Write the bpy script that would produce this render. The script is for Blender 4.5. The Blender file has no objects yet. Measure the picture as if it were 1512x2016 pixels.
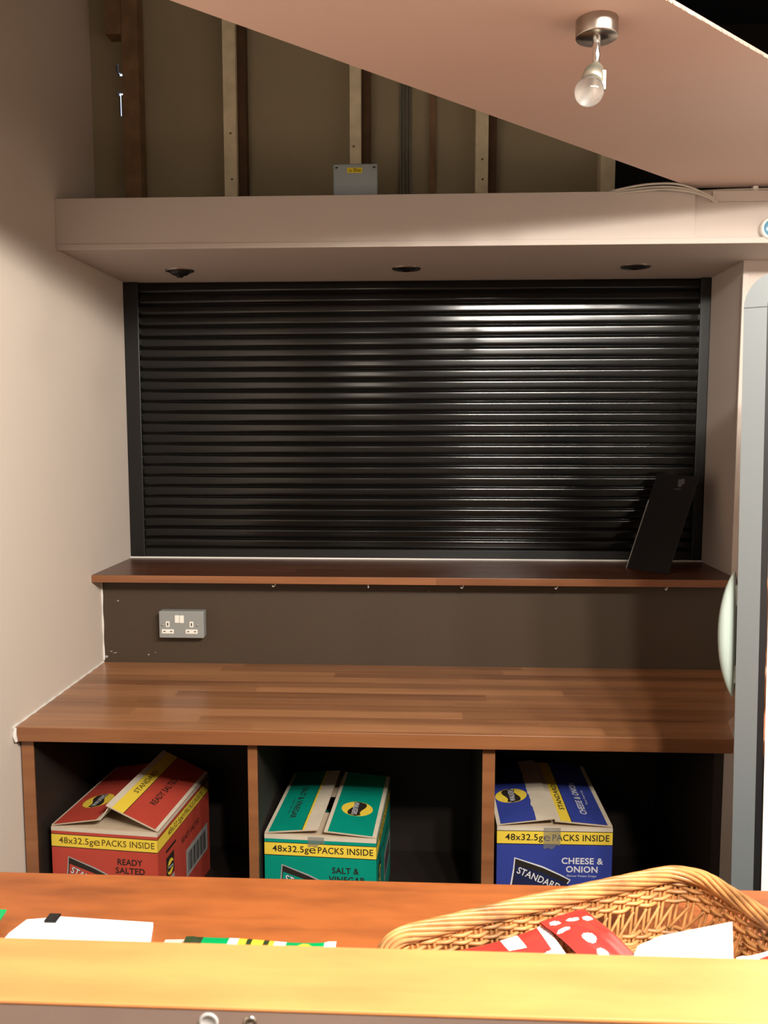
import bpy, math, random
from mathutils import Vector, Matrix
random.seed(7)
PI = math.pi
sc = bpy.context.scene
COL = sc.collection
sin, cos = math.sin, math.cos

# ------------------------------------------------------------------ camera
cam_d = bpy.data.cameras.new('camera')
cam = bpy.data.objects.new('camera', cam_d); COL.objects.link(cam)
cam_d.sensor_fit = 'VERTICAL'; cam_d.sensor_height = 36.0; cam_d.sensor_width = 27.0
cam_d.lens = 1660.0*36.0/2016.0
cam.location = (0, 0, 1.645)
cam.rotation_euler = (math.radians(90-5.574), 0, math.radians(2.643))
cam_d.clip_start = 0.05
cam_d.dof.use_dof = True; cam_d.dof.focus_distance = 2.35; cam_d.dof.aperture_fstop = 13.0
sc.camera = cam

# ------------------------------------------------------------------ world, lamps, exposure
w = bpy.data.worlds.new('daylight'); sc.world = w; w.use_nodes = True
w.node_tree.nodes['Background'].inputs[0].default_value = (0.55, 0.65, 1.0, 1)
w.node_tree.nodes['Background'].inputs[1].default_value = 3.0
sc.view_settings.view_transform = 'Standard'; sc.view_settings.look = 'None'
sc.view_settings.gamma = 1; sc.view_settings.use_curve_mapping = False
sc.view_settings.exposure = 0.0

def lamp(name, loc, power, radius, col, kind='POINT', rot=None, spot=None, blend=0.3):
    d = bpy.data.lights.new(name, kind); d.energy = power; d.color = col
    d.shadow_soft_size = radius
    if spot: d.spot_size = spot; d.spot_blend = blend
    o = bpy.data.objects.new(name, d); COL.objects.link(o); o.location = loc
    if rot: o.rotation_euler = rot
    return o
for i_ in range(6):     # one strip light, parallel to the hanging board, on the customer side
    q_ = i_/5.0
    lamp('strip_light_glow', (0.39+0.97*q_, -0.14+0.88*q_, 2.475), (135, 120, 88, 56, 38, 26)[i_], 0.045, (1.0, 0.92, 0.82), 'SPOT', (0, 0, 0), math.radians(173), 0.13)
lamp('room_lamp_light', (-0.57, -2.5, 2.15), 19, 0.13, (1.0, 0.88, 0.74))

# ------------------------------------------------------------------ materials
def mat(name, rgb, rough=0.6, metal=0.0, spec=0.5, coat=0.0, bump=0.0, bscale=200, var=0.0, vscale=5, trans=0.0, ior=1.45, grain=None):
    m = bpy.data.materials.new(name); m.use_nodes = True
    nt = m.node_tree; b = nt.nodes['Principled BSDF']
    b.inputs['Base Color'].default_value = (*rgb, 1); b.inputs['Roughness'].default_value = rough
    b.inputs['Metallic'].default_value = metal; b.inputs['Specular IOR Level'].default_value = spec
    b.inputs['Coat Weight'].default_value = coat; b.inputs['IOR'].default_value = ior
    b.inputs['Transmission Weight'].default_value = trans
    tc = nt.nodes.new('ShaderNodeTexCoord')
    if var > 0:
        n = nt.nodes.new('ShaderNodeTexNoise'); n.inputs['Scale'].default_value = vscale; n.inputs['Detail'].default_value = 5
        nt.links.new(tc.outputs['Object'], n.inputs['Vector'])
        r = nt.nodes.new('ShaderNodeMapRange')
        r.inputs[1].default_value = 0.3; r.inputs[2].default_value = 0.7
        r.inputs[3].default_value = 1-var; r.inputs[4].default_value = 1+var
        nt.links.new(n.outputs['Fac'], r.inputs[0])
        v = nt.nodes.new('ShaderNodeVectorMath'); v.operation = 'SCALE'
        v.inputs[0].default_value = rgb; nt.links.new(r.outputs[0], v.inputs['Scale'])
        nt.links.new(v.outputs[0], b.inputs['Base Color'])
    if bump > 0:
        n = nt.nodes.new('ShaderNodeTexNoise'); n.inputs['Scale'].default_value = bscale; n.inputs['Detail'].default_value = 3
        nt.links.new(tc.outputs['Object'], n.inputs['Vector'])
        bp = nt.nodes.new('ShaderNodeBump'); bp.inputs['Strength'].default_value = bump; bp.inputs['Distance'].default_value = 0.002
        nt.links.new(n.outputs['Fac'], bp.inputs['Height']); nt.links.new(bp.outputs[0], b.inputs['Normal'])
    return m

def wood(name, dark, light, rough=0.35, stave=0.045, stavelen=0.6, axis='Y', coat=0.15, contrast=0.35, blotch=0.0):
    """staves along X, stacked along `axis`"""
    m = bpy.data.materials.new(name); m.use_nodes = True
    nt = m.node_tree; b = nt.nodes['Principled BSDF']; L = nt.links.new; N = nt.nodes.new
    tc = N('ShaderNodeTexCoord'); sp = N('ShaderNodeSeparateXYZ'); L(tc.outputs['Object'], sp.inputs[0])
    def math_(op, a, c=None):
        q = N('ShaderNodeMath'); q.operation = op
        for i, x in enumerate((a, c)):
            if x is None: continue
            if isinstance(x, (int, float)): q.inputs[i].default_value = x
            else: L(x, q.inputs[i])
        return q.outputs[0]
    row = math_('FLOOR', math_('DIVIDE', sp.outputs[axis], stave))
    wn = N('ShaderNodeTexWhiteNoise'); wn.noise_dimensions = '1D'; L(row, wn.inputs['W'])
    xs = math_('FLOOR', math_('DIVIDE', math_('ADD', sp.outputs['X'], math_('MULTIPLY', wn.outputs['Value'], 3.0)), stavelen))
    wn2 = N('ShaderNodeTexWhiteNoise'); wn2.noise_dimensions = '2D'
    cb = N('ShaderNodeCombineXYZ'); L(row, cb.inputs[0]); L(xs, cb.inputs[1]); L(cb.outputs[0], wn2.inputs['Vector'])
    mp = N('ShaderNodeMapping'); L(tc.outputs['Object'], mp.inputs[0]); mp.inputs['Scale'].default_value = (1.6, 28, 28)
    off = N('ShaderNodeVectorMath'); off.operation = 'ADD'; L(mp.outputs[0], off.inputs[0])
    cb2 = N('ShaderNodeCombineXYZ'); L(math_('MULTIPLY', wn2.outputs['Value'], 40.0), cb2.inputs[0]); L(cb2.outputs[0], off.inputs[1])
    n = N('ShaderNodeTexNoise'); n.inputs['Scale'].default_value = 1.0; n.inputs['Detail'].default_value = 7; n.inputs['Distortion'].default_value = 0.6
    L(off.outputs[0], n.inputs['Vector'])
    f = math_('ADD', math_('MULTIPLY', n.outputs['Fac'], 0.75), math_('MULTIPLY', wn2.outputs['Value'], contrast))
    if blotch:
        n2 = N('ShaderNodeTexNoise'); n2.inputs['Scale'].default_value = 14; n2.inputs['Detail'].default_value = 4
        mp2 = N('ShaderNodeMapping'); L(tc.outputs['Object'], mp2.inputs[0]); mp2.inputs['Scale'].default_value = (0.6, 2.0, 2.0)
        L(mp2.outputs[0], n2.inputs['Vector'])
        f = math_('ADD', f, math_('MULTIPLY', math_('SUBTRACT', n2.outputs['Fac'], 0.5), blotch))
    r = N('ShaderNodeValToRGB'); r.color_ramp.elements[0].position = 0.25; r.color_ramp.elements[1].position = 0.8
    r.color_ramp.elements[0].color = (*dark, 1); r.color_ramp.elements[1].color = (*light, 1)
    L(f, r.inputs[0]); L(r.outputs[0], b.inputs['Base Color'])
    b.inputs['Roughness'].default_value = rough; b.inputs['Coat Weight'].default_value = coat; b.inputs['Coat Roughness'].default_value = 0.2
    return m

M = {}
M['wall'] = mat('cream_paint', (0.62, 0.545, 0.475), 0.75, bump=0.15, bscale=350)
M['pink'] = mat('pink_paint', (0.74, 0.55, 0.465), 0.7, bump=0.12, bscale=300)
M['soffit'] = mat('soffit_paint', (0.53, 0.465, 0.42), 0.7, bump=0.1, bscale=300)
M['dark_ceiling'] = mat('dark_blue_ceiling', (0.012, 0.014, 0.02), 0.8)
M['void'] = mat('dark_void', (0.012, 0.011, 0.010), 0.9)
M['floor'] = mat('brown_floor', (0.10, 0.07, 0.05), 0.5, var=0.3, vscale=8)
M['board'] = mat('bare_plasterboard', (0.32, 0.28, 0.185), 0.85, bump=0.1, bscale=150, var=0.08, vscale=3)
M['stud'] = mat('pale_timber', (0.74, 0.67, 0.48), 0.7, var=0.12, vscale=25)
M['stud_brown'] = mat('brown_timber', (0.20, 0.12, 0.06), 0.7, var=0.2, vscale=20)
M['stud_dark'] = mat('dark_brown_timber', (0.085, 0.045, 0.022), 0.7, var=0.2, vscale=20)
M['panel'] = mat('dark_brown_paint', (0.055, 0.037, 0.022), 0.55, bump=0.15, bscale=250)
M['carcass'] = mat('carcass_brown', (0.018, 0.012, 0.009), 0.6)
M['wood'] = wood('counter_wood', (0.18, 0.072, 0.028), (0.41, 0.190, 0.082), 0.30, 0.052, 0.9)
M['shelfwood'] = wood('shelf_wood', (0.055, 0.019, 0.009), (0.125, 0.042, 0.017), 0.32, 0.06, 1.2, coat=0.05)
M['edgewood'] = wood('edging_wood', (0.17, 0.060, 0.022), (0.33, 0.135, 0.052), 0.4, 0.3, 2.0)
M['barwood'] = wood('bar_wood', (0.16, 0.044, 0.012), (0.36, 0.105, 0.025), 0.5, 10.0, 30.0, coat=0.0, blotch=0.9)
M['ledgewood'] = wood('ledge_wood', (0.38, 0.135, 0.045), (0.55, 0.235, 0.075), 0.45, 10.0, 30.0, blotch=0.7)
M['shutter'] = mat('black_shutter', (0.003, 0.003, 0.0027), 0.15, spec=0.42)
M['shutter_flat'] = mat('black_shutter_rail', (0.005, 0.005, 0.005), 0.4)
M['white'] = mat('white_paint', (0.78, 0.76, 0.72), 0.5)
M['caulk'] = mat('white_caulk', (0.72, 0.70, 0.66), 0.6, bump=0.4, bscale=120)
M['black'] = mat('black_plastic', (0.008, 0.008, 0.009), 0.35)
M['grey_metal'] = mat('grey_coated_metal', (0.30, 0.32, 0.31), 0.45, metal=0.2, bump=0.1, bscale=500)
M['white_plastic'] = mat('white_plastic', (0.80, 0.79, 0.72), 0.35)
M['steel'] = mat('brushed_steel', (0.40, 0.36, 0.32), 0.28, metal=1.0)
M['chrome'] = mat('chrome', (0.8, 0.8, 0.8), 0.08, metal=1.0)
M['satin'] = mat('satin_nickel', (0.36, 0.345, 0.28), 0.4, metal=0.8)
M['glass'] = mat('clear_glass', (0.97, 0.97, 0.97), 0.06, trans=1.0)
M['mirror'] = mat('silvered_reflector', (0.85, 0.83, 0.80), 0.35, metal=0.7)
M['jbox'] = mat('blue_grey_plastic', (0.30, 0.36, 0.39), 0.5)
M['yellow'] = mat('yellow_print', (0.82, 0.60, 0.06), 0.5)
M['warn'] = mat('warning_yellow', (0.75, 0.62, 0.02), 0.5)
M['ink'] = mat('dark_ink', (0.02, 0.014, 0.01), 0.6)
M['brownink'] = mat('brown_ink', (0.13, 0.085, 0.01), 0.6)
M['whiteink'] = mat('white_ink', (0.70, 0.70, 0.74), 0.6)
M['greyink'] = mat('grey_ink', (0.35, 0.34, 0.33), 0.6)
M['card'] = mat('bare_cardboard', (0.52, 0.41, 0.29), 0.8, bump=0.2, bscale=90, var=0.08, vscale=14)
M['cardlight'] = mat('pale_cardboard', (0.62, 0.54, 0.42), 0.8, var=0.06, vscale=20)
M['red'] = mat('red_print', (0.48, 0.060, 0.038), 0.5, var=0.06, vscale=12)
M['green'] = mat('teal_print', (0.0, 0.27, 0.19), 0.45, var=0.06, vscale=12)
M['blue'] = mat('blue_print', (0.035, 0.055, 0.30), 0.45, var=0.06, vscale=12)
M['darkblue'] = mat('navy_print', (0.015, 0.02, 0.07), 0.45)
M['tape'] = mat('clear_tape', (0.75, 0.75, 0.74), 0.15, trans=0.85)
M['fridge'] = mat('fridge_white', (0.80, 0.79, 0.78), 0.3)
M['fridge_grey'] = mat('fridge_grey_door', (0.125, 0.14, 0.145), 0.4, spec=0.4)
M['gasket'] = mat('dark_gasket', (0.008, 0.008, 0.009), 0.5)
M['handle'] = mat('pale_mint_plastic', (0.42, 0.52, 0.48), 0.3, spec=0.5)
M['wicker'] = mat('wicker', (0.43, 0.20, 0.068), 0.42, var=0.45, vscale=30, spec=0.5)
M['wicker_dark'] = mat('wicker_rim', (0.45, 0.21, 0.072), 0.38, var=0.5, vscale=25, spec=0.5)
M['foil_red'] = mat('red_foil', (0.40, 0.035, 0.028), 0.25, spec=0.8)
M['foil_white'] = mat('white_foil', (0.80, 0.78, 0.76), 0.35)
M['foil_green'] = mat('green_foil', (0.0, 0.36, 0.10), 0.25, spec=0.7)
M['foil_yellow'] = mat('yellow_foil', (0.62, 0.55, 0.05), 0.3)
M['foil_dark'] = mat('dark_foil', (0.03, 0.05, 0.02), 0.3)
M['paper'] = mat('white_paper', (0.82, 0.83, 0.83), 0.6)
M['emblem_grey'] = mat('faint_grey_print', (0.07, 0.07, 0.075), 0.6)
M['cable'] = mat('white_cable', (0.55, 0.50, 0.44), 0.5)
M['blueglass'] = mat('blue_dial', (0.10, 0.28, 0.42), 0.2)
M['galv'] = mat('galvanised', (0.25, 0.26, 0.24), 0.45, metal=0.6)
M['bar_front_shaded'] = mat('bar_front_shade_brown', (0.20, 0.14, 0.115), 0.6, var=0.1)  # shade on the wooden customer-side face is put into this darker colour

# ------------------------------------------------------------------ mesh builder
class MB:
    def __init__(s): s.v = []; s.f = []; s.mi = []; s.mats = []; s.sm = []
    def m(s, key):
        k = M[key] if isinstance(key, str) else key
        if k not in s.mats: s.mats.append(k)
        return s.mats.index(k)
    def add(s, vs, fs, key, smooth=False):
        o = len(s.v); s.v += [tuple(x) for x in vs]; i = s.m(key)
        for f in fs: s.f.append(tuple(o+a for a in f)); s.mi.append(i); s.sm.append(smooth)
    def box(s, x0, x1, y0, y1, z0, z1, key):
        vs = [(x, y, z) for z in (z0, z1) for y in (y0, y1) for x in (x0, x1)]
        s.add(vs, [(0,2,3,1),(4,5,7,6),(0,1,5,4),(2,6,7,3),(0,4,6,2),(1,3,7,5)], key)
    def quad(s, a, b, c, d, key): s.add([a, b, c, d], [(0,1,2,3)], key)
    def prism(s, poly, vec, key, smooth=False):
        """poly: list of 3D points, extruded along vec, capped"""
        n = len(poly); V = Vector(vec)
        vs = [Vector(p) for p in poly]+[Vector(p)+V for p in poly]
        s.add(vs, [(i, (i+1) % n, n+(i+1) % n, n+i) for i in range(n)], key, smooth)
        s.add(vs, [tuple(range(n-1, -1, -1)), tuple(range(n, 2*n))], key)
    def tube(s, pts, r, key, n=8, closed=False, cap=True, flat=1.0):
        pts = [Vector(p) for p in pts]; N = len(pts)
        if not callable(r): rr = (r if isinstance(r, (list, tuple)) else [r]*N)
        vs = []; prev = None
        for i, p in enumerate(pts):
            a = pts[(i-1) % N] if (closed or i > 0) else p
            b = pts[(i+1) % N] if (closed or i < N-1) else p
            t = (b-a).normalized()
            if prev is None:
                up = Vector((0, 0, 1)) if abs(t.z) < 0.9 else Vector((1, 0, 0))
                u = t.cross(up).normalized()
            else:
                u = (prev - t*prev.dot(t))
                u = u.normalized() if u.length > 1e-6 else t.cross(Vector((0, 0, 1))).normalized()
            prev = u; w_ = t.cross(u)
            for k in range(n):
                an = 2*PI*k/n
                vs.append(p+u*cos(an)*rr[i]+w_*sin(an)*rr[i]*flat)
        fs = []
        for i in range(N if closed else N-1):
            j = (i+1) % N
            for k in range(n): fs.append((i*n+k, i*n+(k+1) % n, j*n+(k+1) % n, j*n+k))
        s.add(vs, fs, key, True)
        if cap and not closed:
            s.add([vs[k] for k in range(n)], [tuple(range(n-1, -1, -1))], key)
            s.add([vs[(N-1)*n+k] for k in range(n)], [tuple(range(n))], key)
    def lathe(s, prof, key, origin=(0,0,0), axis=(0,0,1), n=32, cap=True):
        """prof: (r, h) along axis"""
        A = Vector(axis).normalized(); u = A.orthogonal().normalized(); w_ = A.cross(u); O = Vector(origin)
        vs = [O+A*h+(u*cos(2*PI*k/n)+w_*sin(2*PI*k/n))*r for r, h in prof for k in range(n)]
        fs = [(i*n+k, i*n+(k+1) % n, (i+1)*n+(k+1) % n, (i+1)*n+k) for i in range(len(prof)-1) for k in range(n)]
        s.add(vs, fs, key, True)
        if cap:
            for i in (0, len(prof)-1):
                if prof[i][0] > 1e-5: s.add(vs[i*n:(i+1)*n], [tuple(range(n))], key)
    # drawing on a plane: fr = (origin, U, V, N)
    def rect(s, fr, u0, u1, v0, v1, key, off=0.0004):
        O, U, V, N = fr
        P = lambda a, b: O+U*a+V*b+N*off
        s.quad(P(u0, v0), P(u1, v0), P(u1, v1), P(u0, v1), key)
    def poly(s, fr, pts, key, off=0.0004):
        O, U, V, N = fr
        s.add([O+U*a+V*b+N*off for a, b in pts], [tuple(range(len(pts)))], key)
    def text(s, fr, txt, u, v, size, key, off=0.0008, rot=0, width=None, align='CENTER', bold=0.0, slant=0.0):
        O, U, V, N = fr
        vs, fs = text_mesh(txt, bold, slant)
        xs = [a for a, b in vs]; x0, x1 = min(xs), max(xs)
        sx = size if width is None else width/(x1-x0)
        ox = {'CENTER': (x0+x1)/2, 'LEFT': x0, 'RIGHT': x1}[align]
        c, d = cos(rot), sin(rot); out = []
        for a, b in vs:
            a = (a-ox)*sx; b = b*size
            out.append(O+U*(u+a*c-b*d)+V*(v+a*d+b*c)+N*off)
        s.add(out, fs, key)
    def build(s, name, parent=None, bevel=0.0, seg=2, props=None, sub=0):
        me = bpy.data.meshes.new(name)
        off = Vector((0, 0, 0))
        if parent is not None and parent.get('_w'): off = root_world(parent)
        me.from_pydata([tuple(Vector(v)-off) for v in s.v], [], s.f)
        for k in s.mats: me.materials.append(k)
        me.polygons.foreach_set('material_index', s.mi)
        me.polygons.foreach_set('use_smooth', s.sm)
        me.update()
        o = bpy.data.objects.new(name, me); COL.objects.link(o)
        if parent is not None: o.parent = parent
        if bevel:
            b = o.modifiers.new('bevel', 'BEVEL'); b.width = bevel; b.segments = seg; b.limit_method = 'ANGLE'; b.angle_limit = math.radians(40)
        if sub:
            b = o.modifiers.new('sub', 'SUBSURF'); b.levels = sub; b.render_levels = sub
        return o

ROOTS = {}
def root_world(p):
    return ROOTS.get(p.name, Vector((0, 0, 0)))
_tc = {}
def text_mesh(txt, bold=0.0, slant=0.0):
    k = (txt, bold, slant)
    if k in _tc: return _tc[k]
    cu = bpy.data.curves.new('t', 'FONT'); cu.body = txt; cu.size = 1.0; cu.offset = bold; cu.shear = slant
    cu.resolution_u = 3; cu.space_character = 1.05
    ob = bpy.data.objects.new('t', cu); COL.objects.link(ob)
    dg = bpy.context.evaluated_depsgraph_get(); dg.update()
    me = bpy.data.meshes.new_from_object(ob.evaluated_get(dg))
    r = ([(v.co.x, v.co.y) for v in me.vertices], [tuple(p.vertices) for p in me.polygons])
    bpy.data.objects.remove(ob); bpy.data.curves.remove(cu); bpy.data.meshes.remove(me)
    _tc[k] = r; return r

def tag(o, label=None, cat=None, group=None, kind=None):
    if label: o['label'] = label
    if cat: o['category'] = cat
    if group: o['group'] = group
    if kind: o['kind'] = kind
    return o
def thing(name, loc, label, cat, rz=0.0, group=None, world=False):
    """an Empty at the thing's base; with world=True its parts are given in world coordinates"""
    o = bpy.data.objects.new(name, None); COL.objects.link(o); o.empty_display_size = 0.05
    o.location = loc; o.rotation_euler = (0, 0, rz); tag(o, label, cat, group)
    if world: ROOTS[o.name] = Vector(loc); o['_w'] = True
    return o
def struct(name, mb, bevel=0.0): return tag(mb.build(name, bevel=bevel), kind='structure')
def fr(O, U, V): U = Vector(U).normalized(); V = Vector(V).normalized(); return (Vector(O), U, V, U.cross(V).normalized())

# ================================================================== SETTING
XL, XR, YB, YF, ZC = -1.055, 2.3, 3.7, -4.2, 3.3
WY = 2.69           # back wall plane
m = MB(); m.box(XL-0.1, XR+0.1, YF-0.1, YB+0.1, -0.1, 0, 'floor'); struct('floor', m)
m = MB(); m.box(XL-0.1, XR+0.1, YF-0.1, YB+0.1, ZC, ZC+0.1, 'dark_ceiling'); struct('ceiling', m)
m = MB(); m.box(XL-0.12, XL, YF, 3.001, 0, ZC, 'wall'); struct('wall_left', m)
m = MB(); m.box(XR, XR+0.1, YF, YB, 0, ZC, 'wall'); struct('wall_right', m)
m = MB(); m.box(XL-0.1, XR+0.1, YF-0.1, YF, 0, ZC, 'wall'); struct('wall_front', m)
# back wall: brown part behind the worktop, carcass zone, wall to the right of the niche
m = MB(); m.box(XL, 0.978, WY, WY+0.05, 0, 1.1595, 'panel'); struct('wall_lower_back', m)
m = MB(); m.box(0.978, XR, WY, 3.05, 0, 2.16, 'soffit'); struct('wall_back', m)
# end of the room behind the open timber partition
m = MB(); m.box(-0.86, XR, YB, YB+0.1, 2.302, ZC, 'void'); m.box(-0.86, -0.84, 2.80, YB, 2.302, ZC, 'void'); m.box(-0.86, XR, 2.80, YB, 2.302, 2.32, 'void')  # unseen side wall added to keep daylight from leaking through the void
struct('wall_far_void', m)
# plasterboard behind the studs, with small gaps next to the corner post
m = MB(); bx = lambda a, b, c, d: m.box(a, b, 2.745, 2.757, c, d, 'board')
bx(XL, -0.975, 2.30, ZC); bx(-0.9535, 0.582, 2.30, ZC)
bx(-0.975, -0.9535, 2.30, 2.636); bx(-0.975, -0.9665, 2.636, 2.700)
bx(-0.975, -0.9535, 2.7085, 2.7575); bx(-0.975, -0.9665, 2.7575, 2.768) ; bx(-0.975, -0.9735, 2.768, 2.795); bx(-0.9655, -0.9535, 2.768, 2.795)
bx(-0.9605, -0.9535, 2.636, 2.700); bx(-0.975, -0.9535, 2.795, ZC)
struct('wall_partition_board', m)
# boxed soffit / beam over the niche
m = MB()
m.box(XL, 0.748, 2.437, 2.76, 2.163, 2.302, 'soffit')
m.box(0.748, XR, 2.447, 2.76, 2.163, 2.302, 'soffit')
m.box(XL, XR, 2.439, 3.05, 2.160, 2.172, 'soffit')
m.box(XL, XR, 2.76, 3.05, 2.163, 2.30, 'soffit')
struct('wall_soffit_beam', m, bevel=0.0015)
m = MB(); m.box(XL, XR, 2.434, 2.446, 2.158, 2.1745, 'soffit'); struct('trim_1', m, bevel=0.002)
m = MB(); m.box(0.795, XR, 2.437, 2.449, 2.272, 2.300, 'soffit'); struct('trim_2', m, bevel=0.001)
m = MB(); m.box(0.974, 0.992, 2.680, 2.6905, 1.184, 2.12, 'soffit'); struct('trim_3', m, bevel=0.002)
m = MB(); m.box(XL, 0.978, 2.975, 2.985, 1.1840, 1.1885, 'white'); struct('trim_4', m)
# caulk beads where the worktop and the shelf meet the left wall
m = MB()
m.tube([(XL+0.001, 2.065+0.02*i, 0.8795+0.0006*sin(i*1.7)) for i in range(32)], [0.0035+0.0012*sin(i*2.3) for i in range(32)], 'caulk', 6)
m.tube([(XL+0.002, 2.689, 0.885+0.02*i) for i in range(14)], [0.003+0.0012*sin(i*1.3) for i in range(14)], 'caulk', 6)
m.tube([(XL+0.008, 2.066, 0.842), (XL+0.004, 2.064, 0.86), (XL+0.006, 2.067, 0.879)], [0.004, 0.0065, 0.004], 'caulk', 6)
struct('trim_5', m)

# the hanging ceiling board: thin, diagonal, lying on the beam
Z0 = 2.318
L0, L1 = Vector((-1.053, 0.767, Z0)), Vector((0.755, 2.475, Z0))
R0, R1 = Vector((-1.053, 0.12, Z0)), Vector((1.545, 2.475, Z0))
m = MB(); m.prism([R0, R1, L1, L0], (0, 0, 0.007), 'pink')
dl_ = (L1-L0).normalized(); nl_ = Vector((dl_.y, -dl_.x, 0))*0.0125
m.prism([L0+Vector((0, 0, .007)), L1+Vector((0, 0, .007)), L1+nl_+Vector((0, 0, .007)), L0+nl_+Vector((0, 0, .007))], (0, 0, 0.11), 'pink')   # unseen upstand added on the far edge to stop lamp light passing over
# torn paper fibre along the right-hand cut edge
d = (R1-R0).normalized(); nrm = Vector((d.y, -d.x, 0)); Ltot = (R1-R0).length
k = 0.0
while k < Ltot:
    ww = random.uniform(0.004, 0.012); e = random.uniform(0.0003, 0.0022)
    p = R0+d*k
    m.add([p, p+d*ww, p+d*(ww*random.uniform(.6, .9))+nrm*e+Vector((0, 0, random.uniform(-.002, .004))), p+d*(ww*random.uniform(.1, .4))+nrm*e*.8,
           p+Vector((0, 0, .006)), p+d*ww+Vector((0, 0, .006))], [(0, 1, 2, 3), (3, 2, 5, 4)], 'pink')
    k += ww
struct('ceiling_hanging_board', m)

# ------------------------------------------------------------------ studs of the partition
def stud(x0, x1, y0, y1, z0, z1, key, label, marks=0):
    m = MB(); m.box(x0, x1, y0, y1, z0, z1, key)
    for i in range(marks):
        z = random.uniform(z0+0.04, 2.6); mm = fr((x0, y0, z), (1, 0, 0), (0, 0, 1))
        cx = random.uniform(.25, .75)*(x1-x0)
        m.poly(mm, [(cx+0.004*cos(a*PI/4), 0.0035*sin(a*PI/4)) for a in range(8)], 'stud_brown')
    o = tag(m.build('timber_stud', bevel=0.001), label, 'wood stud', 'upright studs of the open partition above the beam')
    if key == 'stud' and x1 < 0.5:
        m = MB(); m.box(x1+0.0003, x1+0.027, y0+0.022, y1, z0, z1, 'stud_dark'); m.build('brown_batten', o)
    return o
ZS = 2.3025
stud(-0.936, -0.884, 2.690, 2.7445, ZS, ZC-.002, 'stud_brown', 'brown corner post beside the slits of daylight above the beam')
stud(-0.622, -0.582, 2.690, 2.7445, ZS, ZC-.002, 'stud', 'pale upright timber between the corner post and the grey junction box', 3)
stud(-0.230, -0.195, 2.690, 2.7445, ZS, ZC-.002, 'stud', 'pale upright timber rising behind the grey junction box', 1)
stud(0.157, 0.196, 2.690, 2.7445, ZS, ZC-.002, 'stud', 'pale upright timber right of the pair of metal conduits, reaching the pink board', 2)
stud(0.538, 0.582, 2.690, 2.7445, ZS, ZC-.002, 'stud', 'short visible pale timber at the right end of the partition beside the black void', 1)
m = MB(); m.box(-0.985, -0.937, 2.690, 2.7445, 2.86, ZC-.002, 'stud_brown')
tag(m.build('timber_block', bevel=0.001), 'brown timber block high in the corner above the slits of daylight', 'wood block')
m = MB(); m.box(0.016, 0.035, 2.732, 2.7445, ZS, ZC-.002, 'stud_brown')  # strip put in for a thin brown shadow on the board
tag(m.build('shadow_strip'), 'thin brown strip standing in for a shadow on the board just right of the metal conduits', 'shadow strip')
for x in (-0.070, -0.049):
    m = MB(); 
    for dx in (-0.0045, 0.0045): m.tube([(x+dx, 2.738, ZS+0.002), (x+dx, 2.738, ZC-.004)], 0.0028, 'galv', 8)
    tag(m.build('metal_conduit'), 'thin twin metal conduit running up the partition board, '+('left' if x < -0.06 else 'right')+' one of the pair', 'conduit', 'metal conduits on the partition')
m = MB(); m.prism([(-0.135, 2.60, ZS), (-0.085, 2.60, ZS), (-0.100, 2.60, ZS+0.014), (-0.135, 2.60, ZS+0.014)], (0, 0.05, 0), 'stud_brown')
tag(m.build('wood_offcut', bevel=0.001), 'small dark wood offcut lying on the beam right of the junction box', 'wood offcut')

# ------------------------------------------------------------------ junction box
jb = thing('junction_box', (-0.197, 2.50, 2.302), 'blue-grey electrical junction box with a yellow warning sticker, standing on the beam', 'junction box', world=True)
m = MB(); m.box(-0.258, -0.135, 2.492, 2.545, 2.3025, 2.398, 'jbox'); m.build('box_body', jb, bevel=0.006)
m = MB(); m.box(-0.260, -0.133, 2.480, 2.491, 2.3025, 2.400, 'jbox'); m.build('lid', jb, bevel=0.005, seg=3)
for x in (-0.250, -0.143):
    for z in (2.387,):
        m = MB(); m.lathe([(0.0042, 0), (0.0042, 0.0015), (0.003, 0.002), (0, 0.002)], 'steel', (x, 2.4805, z), (0, -1, 0), 16)
        m.box(x-0.003, x+0.003, 2.4780, 2.4786, z-0.0005, z+0.0005, 'ink'); m.build('screw', jb)
m = MB(); F = fr((-0.2195, 2.4797, 2.374), (1, 0, 0), (0, 0, 1))
m.prism([F[0], F[0]+F[1]*0.043, F[0]+F[1]*0.043+F[2]*0.014, F[0]+F[2]*0.014], (0, -0.0004, 0), 'warn')
m.poly(F, [(0.004, 0.003), (0.014, 0.003), (0.009, 0.011)], 'ink', 0.0006)
m.poly(F, [(0.0062, 0.0042), (0.0118, 0.0042), (0.009, 0.009)], 'warn', 0.0007)
for i, ww in enumerate((0.010, 0.022, 0.022)): m.rect(F, 0.017, 0.017+ww, 0.0102-i*0.0035, 0.0118-i*0.0035, 'ink', 0.0006)
m.build('warning_label', jb)

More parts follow.
